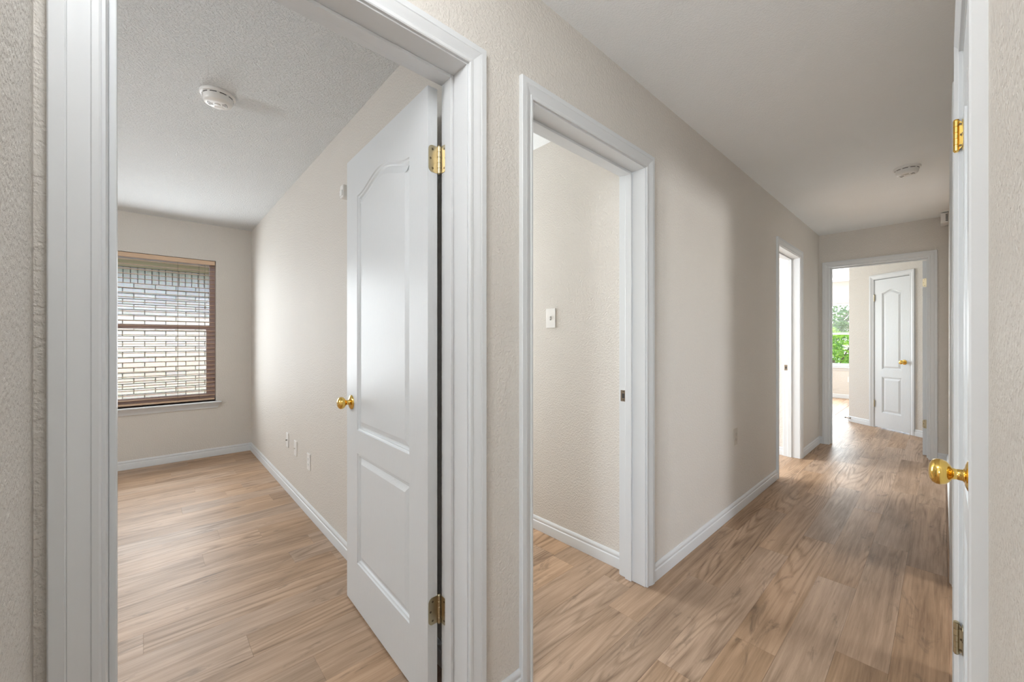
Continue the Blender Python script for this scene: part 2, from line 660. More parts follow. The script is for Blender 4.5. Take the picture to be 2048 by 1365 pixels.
def casing(fr, u0, u1, zh, t0, sgn, parent, prof=CAS, left=True, right=True):
    """Three mitred boards round an opening; t0 wall face, sgn +1 towards viewer."""
    rev = 0.005
    a, c, zt = u0 - rev, u1 + rev, zh + rev
    runs = []
    if left:
        runs.append(('casing_leg', lambda w: (a - w, 0.001), lambda w: (a - w, zt + w)))
    runs.append(('casing_head', lambda w: (a - w, zt + w), lambda w: (c + w, zt + w)))
    if right:
        runs.append(('casing_leg', lambda w: (c + w, zt + w), lambda w: (c + w, 0.001)))
    for nm, p0, p1 in runs:
        bm = bmesh.new()
        A = [bm.verts.new(fr(p0(w)[0], t0 + sgn * t, p0(w)[1])) for w, t in prof]
        B = [bm.verts.new(fr(p1(w)[0], t0 + sgn * t, p1(w)[1])) for w, t in prof]
        k_ = len(prof)
        for i in range(k_):
            j = (i + 1) % k_
            bm.faces.new((A[i], A[j], B[j], B[i]))
        bm.faces.new(A)
        bm.faces.new(B[::-1])
        autosmooth(obj(nm, bm, 'trim_paint', parent), 28)


def door_trim(name, fr, d, T, label, stop_near=None, back=True, cas_left=True, cas_right=True, stop_w=0.035):
    """Jambs, stops and casings. stop_near = t of stop edge nearest the viewer."""
    r = tag(empty(name, fr((d[0] + d[1]) / 2, -T / 2, 0)), label, 'door frame', kind='structure')
    off = r.location.copy()
    u0, u1 = d
    j = []
    j.append(bbox('jamb', (u0 - JT, u0, -T, 0, 0.001, HEAD + JT), 'trim_paint', None, fr, 0.0008))
    j.append(bbox('jamb', (u1, u1 + JT, -T, 0, 0.001, HEAD + JT), 'trim_paint', None, fr, 0.0008))
    j.append(bbox('head_jamb', (u0, u1, -T, 0, HEAD, HEAD + JT), 'trim_paint', None, fr, 0.0008))
    if stop_near is not None:
        s0, s1 = stop_near - stop_w, stop_near
        j.append(bbox('stop', (u0, u0 + 0.011, s0, s1, 0.001, HEAD), 'trim_paint', None, fr, 0.002))
        j.append(bbox('stop', (u1 - 0.011, u1, s0, s1, 0.001, HEAD), 'trim_paint', None, fr, 0.002))
        j.append(bbox('stop', (u0 + 0.011, u1 - 0.011, s0, s1, HEAD - 0.011, HEAD), 'trim_paint', None, fr, 0.002))
    n0 = set(COL.objects)
    casing(fr, u0, u1, HEAD, 0, 1, None, left=cas_left, right=cas_right)
    if back:
        casing(fr, u0, u1, HEAD, -T, -1, None)
    j += [o for o in COL.objects if o not in n0]
    for o in j:
        o.parent = r
        o.matrix_parent_inverse = Matrix.Translation(-off)
    return r


def adopt(o, r):
    o.parent = r
    o.matrix_parent_inverse = Matrix.Translation(-r.location)
    return o


trim1 = door_trim('trim_1', F_LEFT, D1, TL, 'white moulded frame of the open bedroom door with brass hinges', stop_near=-0.070)
trim2 = door_trim('trim_2', F_LEFT, D2, TL, 'white moulded frame of the doorway showing the light switch', stop_near=-0.070)
trim3 = door_trim('trim_3', F_LEFT, D3, TL, 'white moulded frame of the doorway nearest the hallway end wall', stop_near=-0.070)
trim4 = door_trim('trim_4', F_END, DE, 0.14, 'white moulded frame of the doorway closing the hallway', stop_near=-0.070)
trim5 = door_trim('trim_5', F_RIGHT, DC, 0.114, 'white frame of the double closet doors beside the brass knob', stop_near=-0.038)
trim6 = door_trim('trim_6', F_RIGHT, DB, 0.114, 'white frame of the open bathroom doorway past the closet doors', stop_near=-0.044)
trim7 = door_trim('trim_7', F_ANG, D4, 0.12, 'white frame of the closed narrow door in the angled wall', stop_near=-0.038)
trim8 = door_trim('trim_8', F_BACK, DBK, 0.114, 'white frame of the doorway the hallway is seen from', stop_near=-0.044, back=False, cas_right=False)

BASE = [(0, 0), (.0130, 0), (.0130, .050), (.0122, .0535), (.0090, .0565), (.0082, .0600), (.0095, .0635), (.0098, .0700),
        (.0070, .0785), (.0035, .0825), (0, .0830)]


def baseboard(name, pts, label):
    """pts: floor plan polyline; board on the left-hand side of the walking direction."""
    bm = bmesh.new()
    P = [Vector((x, y)) for x, y in pts]
    nrm = []
    for i in range(len(P) - 1):
        d = (P[i + 1] - P[i]).normalized()
        nrm.append(Vector((-d.y, d.x)))
    rings = []
    for i, p in enumerate(P):
        if i == 0:
            m_ = nrm[0]
        elif i == len(P) - 1:
            m_ = nrm[-1]
        else:
            m_ = (nrm[i - 1] + nrm[i])
            m_ = m_ / (1 + nrm[i - 1].dot(nrm[i]))
        rings.append([bm.verts.new((p.x + m_.x * t, p.y + m_.y * t, z + 0.0008)) for t, z in BASE])
    kk = len(BASE)
    for a, c in zip(rings[:-1], rings[1:]):
        for i in range(kk):
            j = (i + 1) % kk
            bm.faces.new((a[i], a[j], c[j], c[i]))
    bm.faces.new(rings[0])
    bm.faces.new(rings[-1][::-1])
    o = obj(name, bm, 'trim_paint')
    autosmooth(o, 28)
    return tag(o, label, 'baseboard', kind='structure')


cw = 0.066   # jamb face to casing outer edge
baseboard('baseboard_left', [(XL, D2[0] - cw), (XL, D1[1] + cw)], 'short white baseboard between the bedroom and middle door frames')
baseboard('baseboard_left', [(XL, D3[0] - cw), (XL, D2[1] + cw)], 'long white baseboard along the hallway wall with the low outlet')
baseboard('baseboard_end', [(DE[0] - cw, 5.83), (XL, 5.83), (XL, D3[1] + cw)], 'white baseboard turning the hallway corner beside the far doorway')
baseboard('baseboard_right', [(0.040, DB[1] + cw), (0.040, 5.83), (DE[1] + cw, 5.83)], 'white baseboard of the right hallway wall past the bathroom doorway')
baseboard('baseboard_right', [(0.040, DC[1] + cw), (0.040, DB[0] - cw)], 'white baseboard between the closet frame and bathroom frame')
baseboard('baseboard_right', [(0.040, -0.10), (0.040, DC[0] - cw)], 'white baseboard beside the closet doors on the viewpoint side')
baseboard('baseboard_bedroom', [(-1.125, 0.812), (-5.17, 0.862), (-5.17, -3.2), (-1.125, -3.2), (-1.125, D1[0] - cw)], 'white baseboard running round the bedroom under the window')
baseboard('baseboard_passage', [(-1.125, 1.847), (-3.6, 1.847), (-3.6, 0.96)], 'white baseboard below the light switch wall')
baseboard('baseboard_side_room', [(-1.125, 4.94), (-4.0, 4.94), (-4.0, 1.96)], 'white baseboard in the bright room behind the third doorway')
ap0, ap1 = F_ANG(0, 0, 0), F_ANG(D4[0] - cw, 0, 0)
baseboard('baseboard_angled', [(ap1.x, ap1.y), (ap0.x, ap0.y)], 'short white baseboard on the angled wall left of the narrow door')
ap2, ap3 = F_ANG(D4[1] + cw, 0, 0), F_ANG(2.3, 0, 0)
baseboard('baseboard_angled', [(ap3.x, ap3.y), (ap2.x, ap2.y)], 'white baseboard on the angled wall behind the far doorway door')
baseboard('baseboard_far', [(-0.945, 10.7), (-4.5, 10.7), (-4.5, 5.97)], 'white baseboard below the far window with trees outside')

# ------------------------------------------------------------------ doors


def panel_loops(w, stile=0.130, zlow=(0.205, 0.695), zup=(0.798, 1.842), rise=0.054):
    u0, u1 = stile, w - stile
    low = [(u0, zlow[0]), (u1, zlow[0]), (u1, zlow[1]), (u0, zlow[1])]
    up = [(u0, zup[0]), (u1, zup[0]), (u1, zup[1])]
    K = 22
    for i in range(1, K):
        s = i / K
        up.append((u1 + (u0 - u1) * s, zup[1] + rise * (0.5 - 0.5 * math.cos(2 * math.pi * s))))
    up.append((u0, zup[1]))
    return [low, up]


def inset(loop, d):
    out = []
    k_ = len(loop)
    for i in range(k_):
        p0, p1, p2 = (Vector(loop[(i + q) % k_]) for q in (-1, 0, 1))
        d1, d2 = (p1 - p0).normalized(), (p2 - p1).normalized()
        n1, n2 = Vector((-d1.y, d1.x)), Vector((-d2.y, d2.x))
        m_ = (n1 + n2) / (1 + n1.dot(n2))
        out.append(tuple(p1 + m_ * d))
    return out


PPROF = [(0, 0), (.0025, .0045), (.0070, .0062), (.0100, .0058), (.0140, .0115), (.0190, .0122), (.0400, .0042), (.0420, .0036)]


def door_slab(root, w, thick=0.035, hgt=2.030, z0=0.010, mirror=False):
    """Local: u = x from hinge edge, y from 0 (front face) to thick (back), z up; moulded panels on both faces."""
    slab = None
    loops = panel_loops(w)
    bm = bmesh.new()
    for side in (0, 1):
        y = 0.0 if side == 0 else thick
        edges = []
        for lp in [[(0, 0), (w, 0), (w, hgt), (0, hgt)]] + loops:
            vs = [bm.verts.new((u, y, z + z0)) for u, z in lp]
            edges += [bm.edges.new((vs[i], vs[(i + 1) % len(vs)])) for i in range(len(vs))]
        bmesh.ops.triangle_fill(bm, use_beauty=True, use_dissolve=False, edges=edges)
    c = [bm.verts.new((u, y, z + z0)) for y in (0, thick) for u, z in ((0, 0), (w, 0), (w, hgt), (0, hgt))]
    for i in range(4):
        j = (i + 1) % 4
        bm.faces.new((c[i], c[j], c[4 + j], c[4 + i]))
    bmesh.ops.remove_doubles(bm, verts=bm.verts[:], dist=1e-5)
    slab = obj('slab', bm, 'door_paint', root)
    for lp in loops:
        bm = bmesh.new()
        for side in (0, 1):
            rings = []
            for d, dep in PPROF:
                y = dep if side == 0 else thick - dep
                rings.append([bm.verts.new((u, y, z + z0)) for u, z in inset(lp, d)])
            for a, c_ in zip(rings[:-1], rings[1:]):
                for i in range(len(a)):
                    j = (i + 1) % len(a)
                    q = (a[i], a[j], c_[j], c_[i])
                    bm.faces.new(q if side == 0 else q[::-1])
            bm.faces.new(rings[-1] if side == 0 else rings[-1][::-1])
        p = obj('panel', bm, 'door_paint', slab, recalc=False)
        autosmooth(p, 14)
    return slab


KNOB = [(0, .0325), (.003, .0325), (.006, .0300), (.0085, .0230), (.010, .0150), (.012, .0118), (.022, .0108), (.027, .0125),
        (.031, .0190), (.036, .0245), (.043, .0270), (.050, .0268), (.056, .0235), (.0605, .0160), (.062, .0080), (.0622, 0)]


def knob(parent, loc, axis, name='door_knob'):
    """Round brass knob: rose and ball."""
    r = bmesh.new()
    lathe(r, KNOB[:5] + [(.010, 0)], loc, axis, 36)
    k1 = obj(name, r, 'polished_brass', parent)
    autosmooth(k1, 50)
    b_ = bmesh.new()
    lathe(b_, KNOB[4:], loc, axis, 40)
    k2 = obj('knob_ball', b_, 'polished_brass', k1, True)
    return k1


def rounded_leaf(bm, w, h_, r, thick, m_):
    """Plate in local (a, b) with rounded corners on the far side a=w; m_ maps (a, n, b)."""
    pts = [(0, -h_ / 2), ]
    for i in range(7):
        t = -math.pi / 2 + i * math.pi / 12
        pts.append((w - r + r * math.cos(t), -h_ / 2 + r + r * math.sin(t)))
    for i in range(7):
        t = i * math.pi / 12
        pts.append((w - r + r * math.cos(t), h_ / 2 - r + r * math.sin(t)))
    pts.append((0, h_ / 2))
    A = [bm.verts.new(m_(a, 0, b_)) for a, b_ in pts]
    B = [bm.verts.new(m_(a, thick, b_)) for a, b_ in pts]
    bm.faces.new(A[::-1])
    bm.faces.new(B)
    for i in range(len(pts)):
        j = (i + 1) % len(pts)
        bm.faces.new((A[i], A[j], B[j], B[i]))


def hinge(parent, pin, leaves, z, mat='aged_brass', size=0.089, pr=0.0058):
    """pin (x, y) in parent-space; leaves = [((dx, dy) along leaf, (nx, ny) outward normal, start offset from pin)]."""
    bm = bmesh.new()
    px, py = pin
    K = 5
    seg = size / K
    for i in range(K):
        a = z - size / 2 + i * seg
        lathe(bm, [(0, pr * .86), (.0007, pr), (seg - .0009, pr), (seg - .0002, pr * .86)], (px, py, a), (0, 0, 1), 16)
    lathe(bm, [(0, pr * .7), (.002, pr * .95), (.0045, pr * .5), (.005, 0)], (px, py, z + size / 2), (0, 0, 1), 16)
    lathe(bm, [(-.004, 0), (-.0035, pr * .6), (0, pr * .9)], (px, py, z - size / 2), (0, 0, 1), 16)
    hg = obj('hinge', bm, mat, parent)
    autosmooth(hg, 40)
    for (d, nn, o0, wl) in leaves:
        d, nn = Vector((*d, 0)).normalized(), Vector((*nn, 0)).normalized()
        base = Vector((*o0, z))

        def mp(a, t, b_, base=base, d=d, nn=nn):
            return base + d * a + nn * t + Vector((0, 0, b_))
        bm = bmesh.new()
        rounded_leaf(bm, wl, size, 0.0155, 0.0014, mp)
        obj('leaf', bm, mat, hg)
        for a, b_ in ((wl * .55, -size * .35), (wl * .78, 0), (wl * .55, size * .35)):
            bm = bmesh.new()
            lathe(bm, [(.0006, .0036), (.0017, .0036), (.0021, .0024), (.0016, 0)], mp(a, 0, b_), nn, 14)
            obj('screw', bm, 'screw_metal', hg)
    return hg


# bedroom door, swung open into the bedroom, hinged on the right-hand jamb
d1 = tag(empty('door_1', (-1.137, 0.6765, 0), 0), 'white two-panel arched door standing open into the bedroom', 'door', kind='structure')
# local x from the hinge edge towards -X, front face towards -Y
d1.rotation_euler = (0, 0, 0)


def door_local(root, m4):
    """Bake a local matrix into all meshes below root (keeps object transforms simple)."""
    done = set()

    def rec(o):
        for c in o.children:
            if c.type == 'MESH' and c.data.name not in done:
                c.data.transform(m4)
                done.add(c.data.name)
            rec(c)
    rec(root)
    if m4.determinant() < 0:
        for nm in done:
            bpy.data.meshes[nm].flip_normals()


door_slab(d1, 0.762)
knob(d1, (0.762 - 0.060, 0.0, 0.925), (0, -1, 0))
knob(d1, (0.762 - 0.060, 0.035, 0.925), (0, 1, 0))
bm = bmesh.new()
box(bm, 0.7615, 0.7630, 0.006, 0.029, 0.896, 0.954)
obj('latch_plate', bm, 'aged_brass', d1)
# mirror x so the slab runs to -X, then tilt a little
M = Matrix.Rotation(-math.radians(1.6), 4, 'Z') @ Matrix.Scale(-1, 4, (1, 0, 0))
door_local(d1, M)
for zc in (1.805, 0.318):
    hinge(d1, (0.005, 0.0395), [((0, -1), (1, 0), (0.0005, 0.036), 0.034), ((1, 0), (0, -1), (0.011, 0.0452), 0.032)], zc)

# door at the hallway end, opened flat into the far room
de = tag(empty('door_2', (-0.1065, 5.983, 0)), 'white door swung open into the far room seen edge on', 'door', kind='structure')
door_slab(de, 0.762)
knob(de, (0.702, 0.0, 0.925), (0, -1, 0))
door_local(de, Matrix.Rotation(math.radians(90), 4, 'Z'))
for zc in (1.812, 0.335):
    hinge(de, (-0.001, -0.006), [((-1, 0), (0, -1), (-0.002, -0.0002), 0.033), ((0, -1), (-1, 0), (0.0063, -0.015), 0.028)], zc)

# closed narrow door in the angled wall
d4w = D4[1] - D4[0] - 0.006
o4 = F_ANG(D4[0] + 0.003, 0, 0)
d4 = tag(empty('door_3', o4), 'closed narrow white two-panel door in the angled wall', 'door', kind='structure')
n_keep = panel_loops
door_slab_w = d4w


def panel_loops(w, stile=0.100, zlow=(0.205, 0.695), zup=(0.798, 1.840), rise=0.042, _f=n_keep):
    return _f(w, stile, zlow, zup, rise)


door_slab(d4, d4w, z0=0.016, hgt=2.028)
knob(d4, (d4w - 0.062, 0, 0.925), (0, -1, 0))
A4 = math.atan2(DU[1], DU[0])
door_local(d4, Matrix.Rotation(A4, 4, 'Z'))
for zc in (1.80, 0.33):
    hinge(d4, (-0.63 * 0.006, -0.776 * 0.006), [], zc, pr=0.0065)

# closet double doors in the right wall, hinges visible on the hallway side
LW = (DC[1] - DC[0] - 0.010) / 2
for i, (yh, sgn) in enumerate(((DC[1] - 0.003, -1), (DC[0] + 0.003, 1))):
    dd = tag(empty('door_%d' % (4 + i), (0.041, yh, 0)),
             ('closed white closet door leaf next to the bathroom doorway', 'closed white closet door leaf whose brass knob juts into the hallway')[i], 'door', kind='structure')
    door_slab(dd, LW)
    if i == 1:
        knob(dd, (LW - 0.045, 0, 0.925), (0, -1, 0))
    # local x -> world y*sgn, local y (depth) -> world +x
    M = Matrix(((0, 1, 0, 0), (sgn, 0, 0, 0), (0, 0, 1, 0), (0, 0, 0, 1)))
    door_local(dd, M)
    for zc in (1.808, 0.335):
        hinge(dd, (-0.0135, 0.002 * -sgn), [((0, sgn), (-1, 0), (-0.0008, 0.0), 0.014), ((1, 0), (0, sgn), (-0.012, 0.0), 0.011)], zc, 'polished_brass' if zc > 1 else 'aged_brass', pr=0.0068)

# strike plates set in the free jambs


def strike(trim, fr, u, t, z, sgn):
    bm = bmesh.new()
    box(bm, u - sgn * 0.0016, u, t - 0.0155, t + 0.0155, z - 0.0285, z + 0.0285, fr, 0.0006)
    o = adopt(obj('strike_plate', bm, 'strike_metal'), trim)
    bm = bmesh.new()
    box(bm, u - sgn * 0.0019, u - sgn * 0.0005, t - 0.007, t + 0.007, z - 0.012, z + 0.012, fr)
    h_ = obj('latch_hole', bm, 'dark_slot')
    h_.parent = o
    for dz in (-0.021, 0.021):
        bm = bmesh.new()
        lathe(bm, [(0, .0034), (.0009, .0032), (.0007, 0)], fr(u - sgn * 0.0015, t, z + dz), fr.u * -sgn, 12)
        s_ = obj('screw', bm, 'screw_metal')
        s_.parent = o


strike(trim2, F_LEFT, D2[1], -0.1205, 0.925, 1)
strike(trim3, F_LEFT, D3[1], -0.1205, 0.925, 1)

# ------------------------------------------------------------------ windows


def sash_window(name, fr, W, depth, label, mat, sill=True):
    """W=(u0,u1,z0,z1); depth = t of the frame's room side (negative, inside the wall)."""
    u0, u1, z0, z1 = W
    r = tag(empty(name, fr((u0 + u1) / 2, depth, z0)), label, 'window', kind='structure')
    fw = 0.045
    zm = z0 + (z1 - z0) * 0.525
    t0, t1 = depth - 0.055, depth

    def part(nm, dims, m_, bev=0.002):
        return adopt(bbox(nm, dims, m_, None, fr, bev), r)
    part('frame', (u0, u0 + fw, t0, t1, z0, z1), mat)
    part('frame', (u1 - fw, u1, t0, t1, z0, z1), mat)
    part('frame', (u0 + fw, u1 - fw, t0, t1, z0, z0 + fw), mat)
    part('frame', (u0 + fw, u1 - fw, t0, t1, z1 - fw, z1), mat)
    part('meeting_rail', (u0 + fw, u1 - fw, t0 + 0.012, t1 + 0.010, zm - 0.022, zm + 0.022), mat)
    part('sash_stile', (u0 + fw, u0 + fw + 0.028, t0 + 0.025, t1 + 0.004, z0 + fw, zm - 0.022), mat)
    part('sash_stile', (u1 - fw - 0.028, u1 - fw, t0 + 0.025, t1 + 0.004, z0 + fw, zm - 0.022), mat)
    part('sash_rail', (u0 + fw + 0.028, u1 - fw - 0.028, t0 + 0.025, t1 + 0.004, z0 + fw, z0 + fw + 0.032), mat)
    part('sash_lock', ((u0 + u1) / 2 - 0.03, (u0 + u1) / 2 + 0.03, t1 + 0.010, t1 + 0.022, zm + 0.004, zm + 0.018), mat)
    part('pane', (u0 + fw, u1 - fw, t0 + 0.016, t0 + 0.019, zm + 0.022, z1 - fw), 'glass', 0)
    part('pane', (u0 + fw + 0.028, u1 - fw - 0.028, t0 + 0.034, t0 + 0.037, z0 + fw + 0.032, zm - 0.022), 'glass', 0)
    if sill:
        bm = bmesh.new()
        pr = [(0.0, -0.024), (0.040, -0.024), (0.043, -0.019), (0.044, -0.010), (0.041, -0.002), (0.036, 0.0), (depth, 0.0), (depth, -0.012), (0.0, -0.012)]
        # stool with a moulded apron below
        pts = [(depth, 0.0), (0.036, 0.0), (0.041, -0.003), (0.042, -0.012), (0.036, -0.017), (0.030, -0.022), (0.021, -0.045), (0.014, -0.060), (0.012, -0.070), (0.0, -0.070), (0.0, -0.016), (depth, -0.016)]
        ex = 0.045
        A, B = [], []
        for t, z in pts:
            if t <= 0.0 and z > -0.05:
                ea = 0.0 if t < 0 else (0.0 if z > -0.02 else ex - 0.02)
            else:
                ea = ex if z > -0.02 else ex * (0.9 - 0.6 * (-z / 0.07))
            if t == 0.0 and z < -0.05:
                ea = ex * 0.3
            A.append(bm.verts.new(fr(u0 - ea, t, z0 + z)))
            B.append(bm.verts.new(fr(u1 + ea, t, z0 + z)))
        k_ = len(pts)
        for i in range(k_):
            j = (i + 1) % k_
            bm.faces.new((A[i], A[j], B[j], B[i]))
        bm.faces.new(A)
        bm.faces.new(B[::-1])
        bmesh.ops.triangulate(bm, faces=[f_ for f_ in bm.faces if len(f_.verts) > 4])
        s_ = adopt(obj('window_sill', bm, 'trim_paint'), r)
        autosmooth(s_, 30)
    return r


sash_window('window_1', F_WIN, W1, -0.075, 'bronze framed bedroom window above a white moulded sill', 'bronze_frame')
sash_window('window_2', Frame(0, 10.7, (1, 0), (0, -1)), (-2.35, -1.22, 0.650, 1.985), -0.06, 'white framed far window looking out on green trees', 'white_vinyl')
sash_window('window_3', F_PW, (1.08, 1.72, 0.85, 2.05), -0.06, 'white framed window at the end of the switch passage', 'white_vinyl')
sash_window('window_4', F_SR, (2.85, 4.25, 0.75, 2.05), -0.06, 'white framed window of the room behind the third doorway', 'white_vinyl')
sash_window('window_5', Frame(3.2, 0, (0, 1), (-1, 0)), (2.42, 3.19, 1.50, 2.10), -0.06, 'small high white framed bathroom window', 'white_vinyl')
sash_window('window_6', Frame(0, -3.2, (1, 0), (0, 1)), (-0.25, 1.05, 0.85, 2.05), -0.06, 'added white framed window of the room behind the viewpoint', 'white_vinyl')  # unseen window added to bring in fill light from behind
sash_window('window_7', Frame(-4.5, 0, (0, 1), (1, 0)), (7.4, 9.2, 0.7, 2.1), -0.06, 'added wide white framed window at the side of the far room', 'white_vinyl')  # unseen side window added to light the far room floor

# ------------------------------------------------------------------ blinds


def blind(fr, u0, u1, ztop, zbot, pitch, depth, mat, label, slat_w=0.050, tcen=-0.036, tilt=0.0, cords=(0.12, 0.86), wand=True):
    r = tag(empty('window_blind', fr((u0 + u1) / 2, tcen, zbot)), label, 'blind')
    adopt(bbox('headrail', (u0, u1, tcen - 0.028, tcen + 0.030, ztop - 0.042, ztop), mat, None, fr, 0.003), r)
    bm = bmesh.new()
    K = 4
    A, B = [], []
    prof = []
    for i in range(K + 1):
        s = -0.5 + i / K
        prof.append((s * slat_w, 0.0025 * (1 - 4 * s * s)))
    loop = [(a, z + 0.0014) for a, z in prof] + [(a, z - 0.0014) for a, z in reversed(prof)]
    ct, st = math.cos(tilt), math.sin(tilt)
    P0, P1 = [], []
    for a, z in loop:
        a2, z2 = a * ct - z * st, a * st + z * ct
        d = fr.n * a2
        P0.append(bm.verts.new(Vector((d.x, d.y, z2)) - fr.u * (u1 - u0 - 0.006) / 2))
        P1.append(bm.verts.new(Vector((d.x, d.y, z2)) + fr.u * (u1 - u0 - 0.006) / 2))
    for i in range(len(loop)):
        j = (i + 1) % len(loop)
        bm.faces.new((P0[i], P0[j], P1[j], P1[i]))
    bm.faces.new(P0)
    bm.faces.new(P1[::-1])
    bmesh.ops.recalc_face_normals(bm, faces=bm.faces[:])
    me = bpy.data.meshes.new('slat')
    bm.to_mesh(me)
    bm.free()
    me.materials.append(MATS[mat])
    z = ztop - 0.062
    while z > zbot + 0.030:
        o = bpy.data.objects.new('slat', me)
        COL.objects.link(o)
        o.location = fr((u0 + u1) / 2, tcen, z)
        adopt(o, r)
        z -= pitch
    adopt(bbox('bottom_rail', (u0 + 0.003, u1 - 0.003, tcen - slat_w / 2, tcen + slat_w / 2, zbot, zbot + 0.016), mat, None, fr, 0.003), r)
    for c in cords:
        u = u0 + (u1 - u0) * c
        for dt in (-slat_w / 2 - 0.002, slat_w / 2 + 0.002):
            bm = bmesh.new()
            tube(bm, [fr(u, tcen + dt, ztop - 0.03), fr(u, tcen + dt, zbot + 0.008)], 0.0011, 6)
            adopt(obj('ladder_cord', bm, 'cord'), r)
    if wand:
        bm = bmesh.new()
        u = u1 - 0.085
        tube(bm, [fr(u, tcen + 0.034, ztop - 0.04), fr(u, tcen + 0.034, ztop - 0.62)], 0.0014, 6)
        u2 = u1 - 0.060
        tube(bm, [fr(u2, tcen + 0.034, ztop - 0.04), fr(u2 + 0.004, tcen + 0.034, ztop - 0.40), fr(u, tcen + 0.034, ztop - 0.46)], 0.0012, 6)
        lathe(bm, [(0, .002), (.006, .006), (.026, .007), (.030, .003)], fr(u, tcen + 0.034, ztop - 0.47), (0, 0, -1), 10)
        adopt(obj('lift_cord', bm, 'cord'), r)
        bm = bmesh.new()
        u = u0 + 0.105 * (u1 - u0) / 0.95 + 0.075
        tube(bm, [fr(u, tcen + 0.036, ztop - 0.05), fr(u, tcen + 0.036, ztop - 1.30)], 0.0045, 8)
        adopt(obj('tilt_wand', bm, 'blind_wood'), r)
    return r


blind(F_WIN, W1[0] + 0.006, W1[1] - 0.006, 2.036, 0.590, 0.0445, 0, 'blind_wood', 'open tan wooden slat blind in the bedroom window', cords=(0.68, 0.06, 0.86), wand=True)
blind(Frame(0, 10.7, (1, 0), (0, -1)), -2.344, -1.226, 1.980, 1.330, 0.026, 0, 'blind_white', 'white mini blind half lowered in the far window', slat_w=0.025, tcen=-0.03, cords=(0.1, 0.5, 0.9), wand=False)

# ------------------------------------------------------------------ small fixtures


def smoke_detector(x, y, z, label, face):
    r = tag(empty('smoke_detector', (x, y, z)), label, 'smoke detector')
    r.scale = (1, 1, 1.22)
    ax = (0, 0, -1)
    bm = bmesh.new()
    lathe(bm, [(0, .072), (.006, .073), (.010, .070), (.011, .064), (.011, 0)], (0, 0, 0), ax, 40)
    autosmooth(obj('mounting_plate', bm, 'white_plastic', r), 40)
    bm = bmesh.new()
    lathe(bm, [(.011, 0), (.011, .063), (.030, .060), (.037, .056), (.0405, .048), (.042, .034), (.042, 0)], (0, 0, 0), ax, 40)
    bd = autosmooth(obj('housing', bm, 'white_plastic', r), 40)
    # side air slots
    for k_ in range(10):
        a0 = 2 * math.pi * k_ / 10
        bm = bmesh.new()
        vs = []
        for q in range(7):
            a = a0 + q * 0.075
            for zz in (-.0135, -.0165):
                vs.append(bm.verts.new((math.cos(a) * .0634, math.sin(a) * .0634, zz)))
        for q in range(6):
            bm.faces.new((vs[2 * q], vs[2 * q + 1], vs[2 * q + 3], vs[2 * q + 2]))
        obj('air_slot', bm, 'dark_slot', bd)
    c, s = math.cos(face), math.sin(face)

    def loc2(px, py):
        return (px * c - py * s, px * s + py * c)
    bm = bmesh.new()
    lathe(bm, [(.0415, .0105), (.0438, .0100), (.0445, .0080), (.0445, 0)], (*loc2(0, -0.004), 0), ax, 24)
    autosmooth(obj('test_button', bm, 'white_plastic', r), 40)
    bm = bmesh.new()
    lathe(bm, [(.0418, .0118), (.0424, .0118), (.0424, .0108), (.0418, .0108)], (*loc2(0, -0.004), 0), ax, 24, cap=False)
    obj('button_ring', bm, 'grey_slot', r)
    for sx in (-1, 1):
        for q in range(4):
            bm = bmesh.new()
            for v in (0,):
                ang0 = math.atan2(0, sx)
                pts = []
                for w in range(6):
                    a = ang0 - 0.42 + w * 0.168
                    rr = .022 + q * .0055
                    pts.append((rr * math.cos(a), rr * math.sin(a) - 0.004))
                tube(bm, [(*loc2(*p), -.0418) for p in pts], 0.0011, 6)
            obj('sounder_slot', bm, 'dark_slot', r)
    bm = bmesh.new()
    p = [loc2(-.022, .030), loc2(.022, .030), loc2(.016, .012), loc2(-.016, .012)]
    prism(bm, p, -.0424, -.0405)
    obj('battery_door', bm, 'beige_plastic', r)
    return r


smoke_detector(-2.405, 0.262, HB, 'white smoke detector on the stippled bedroom ceiling', math.radians(70))
smoke_detector(-0.172, 3.99, H, 'white smoke detector on the smooth grey hallway ceiling', math.radians(160))


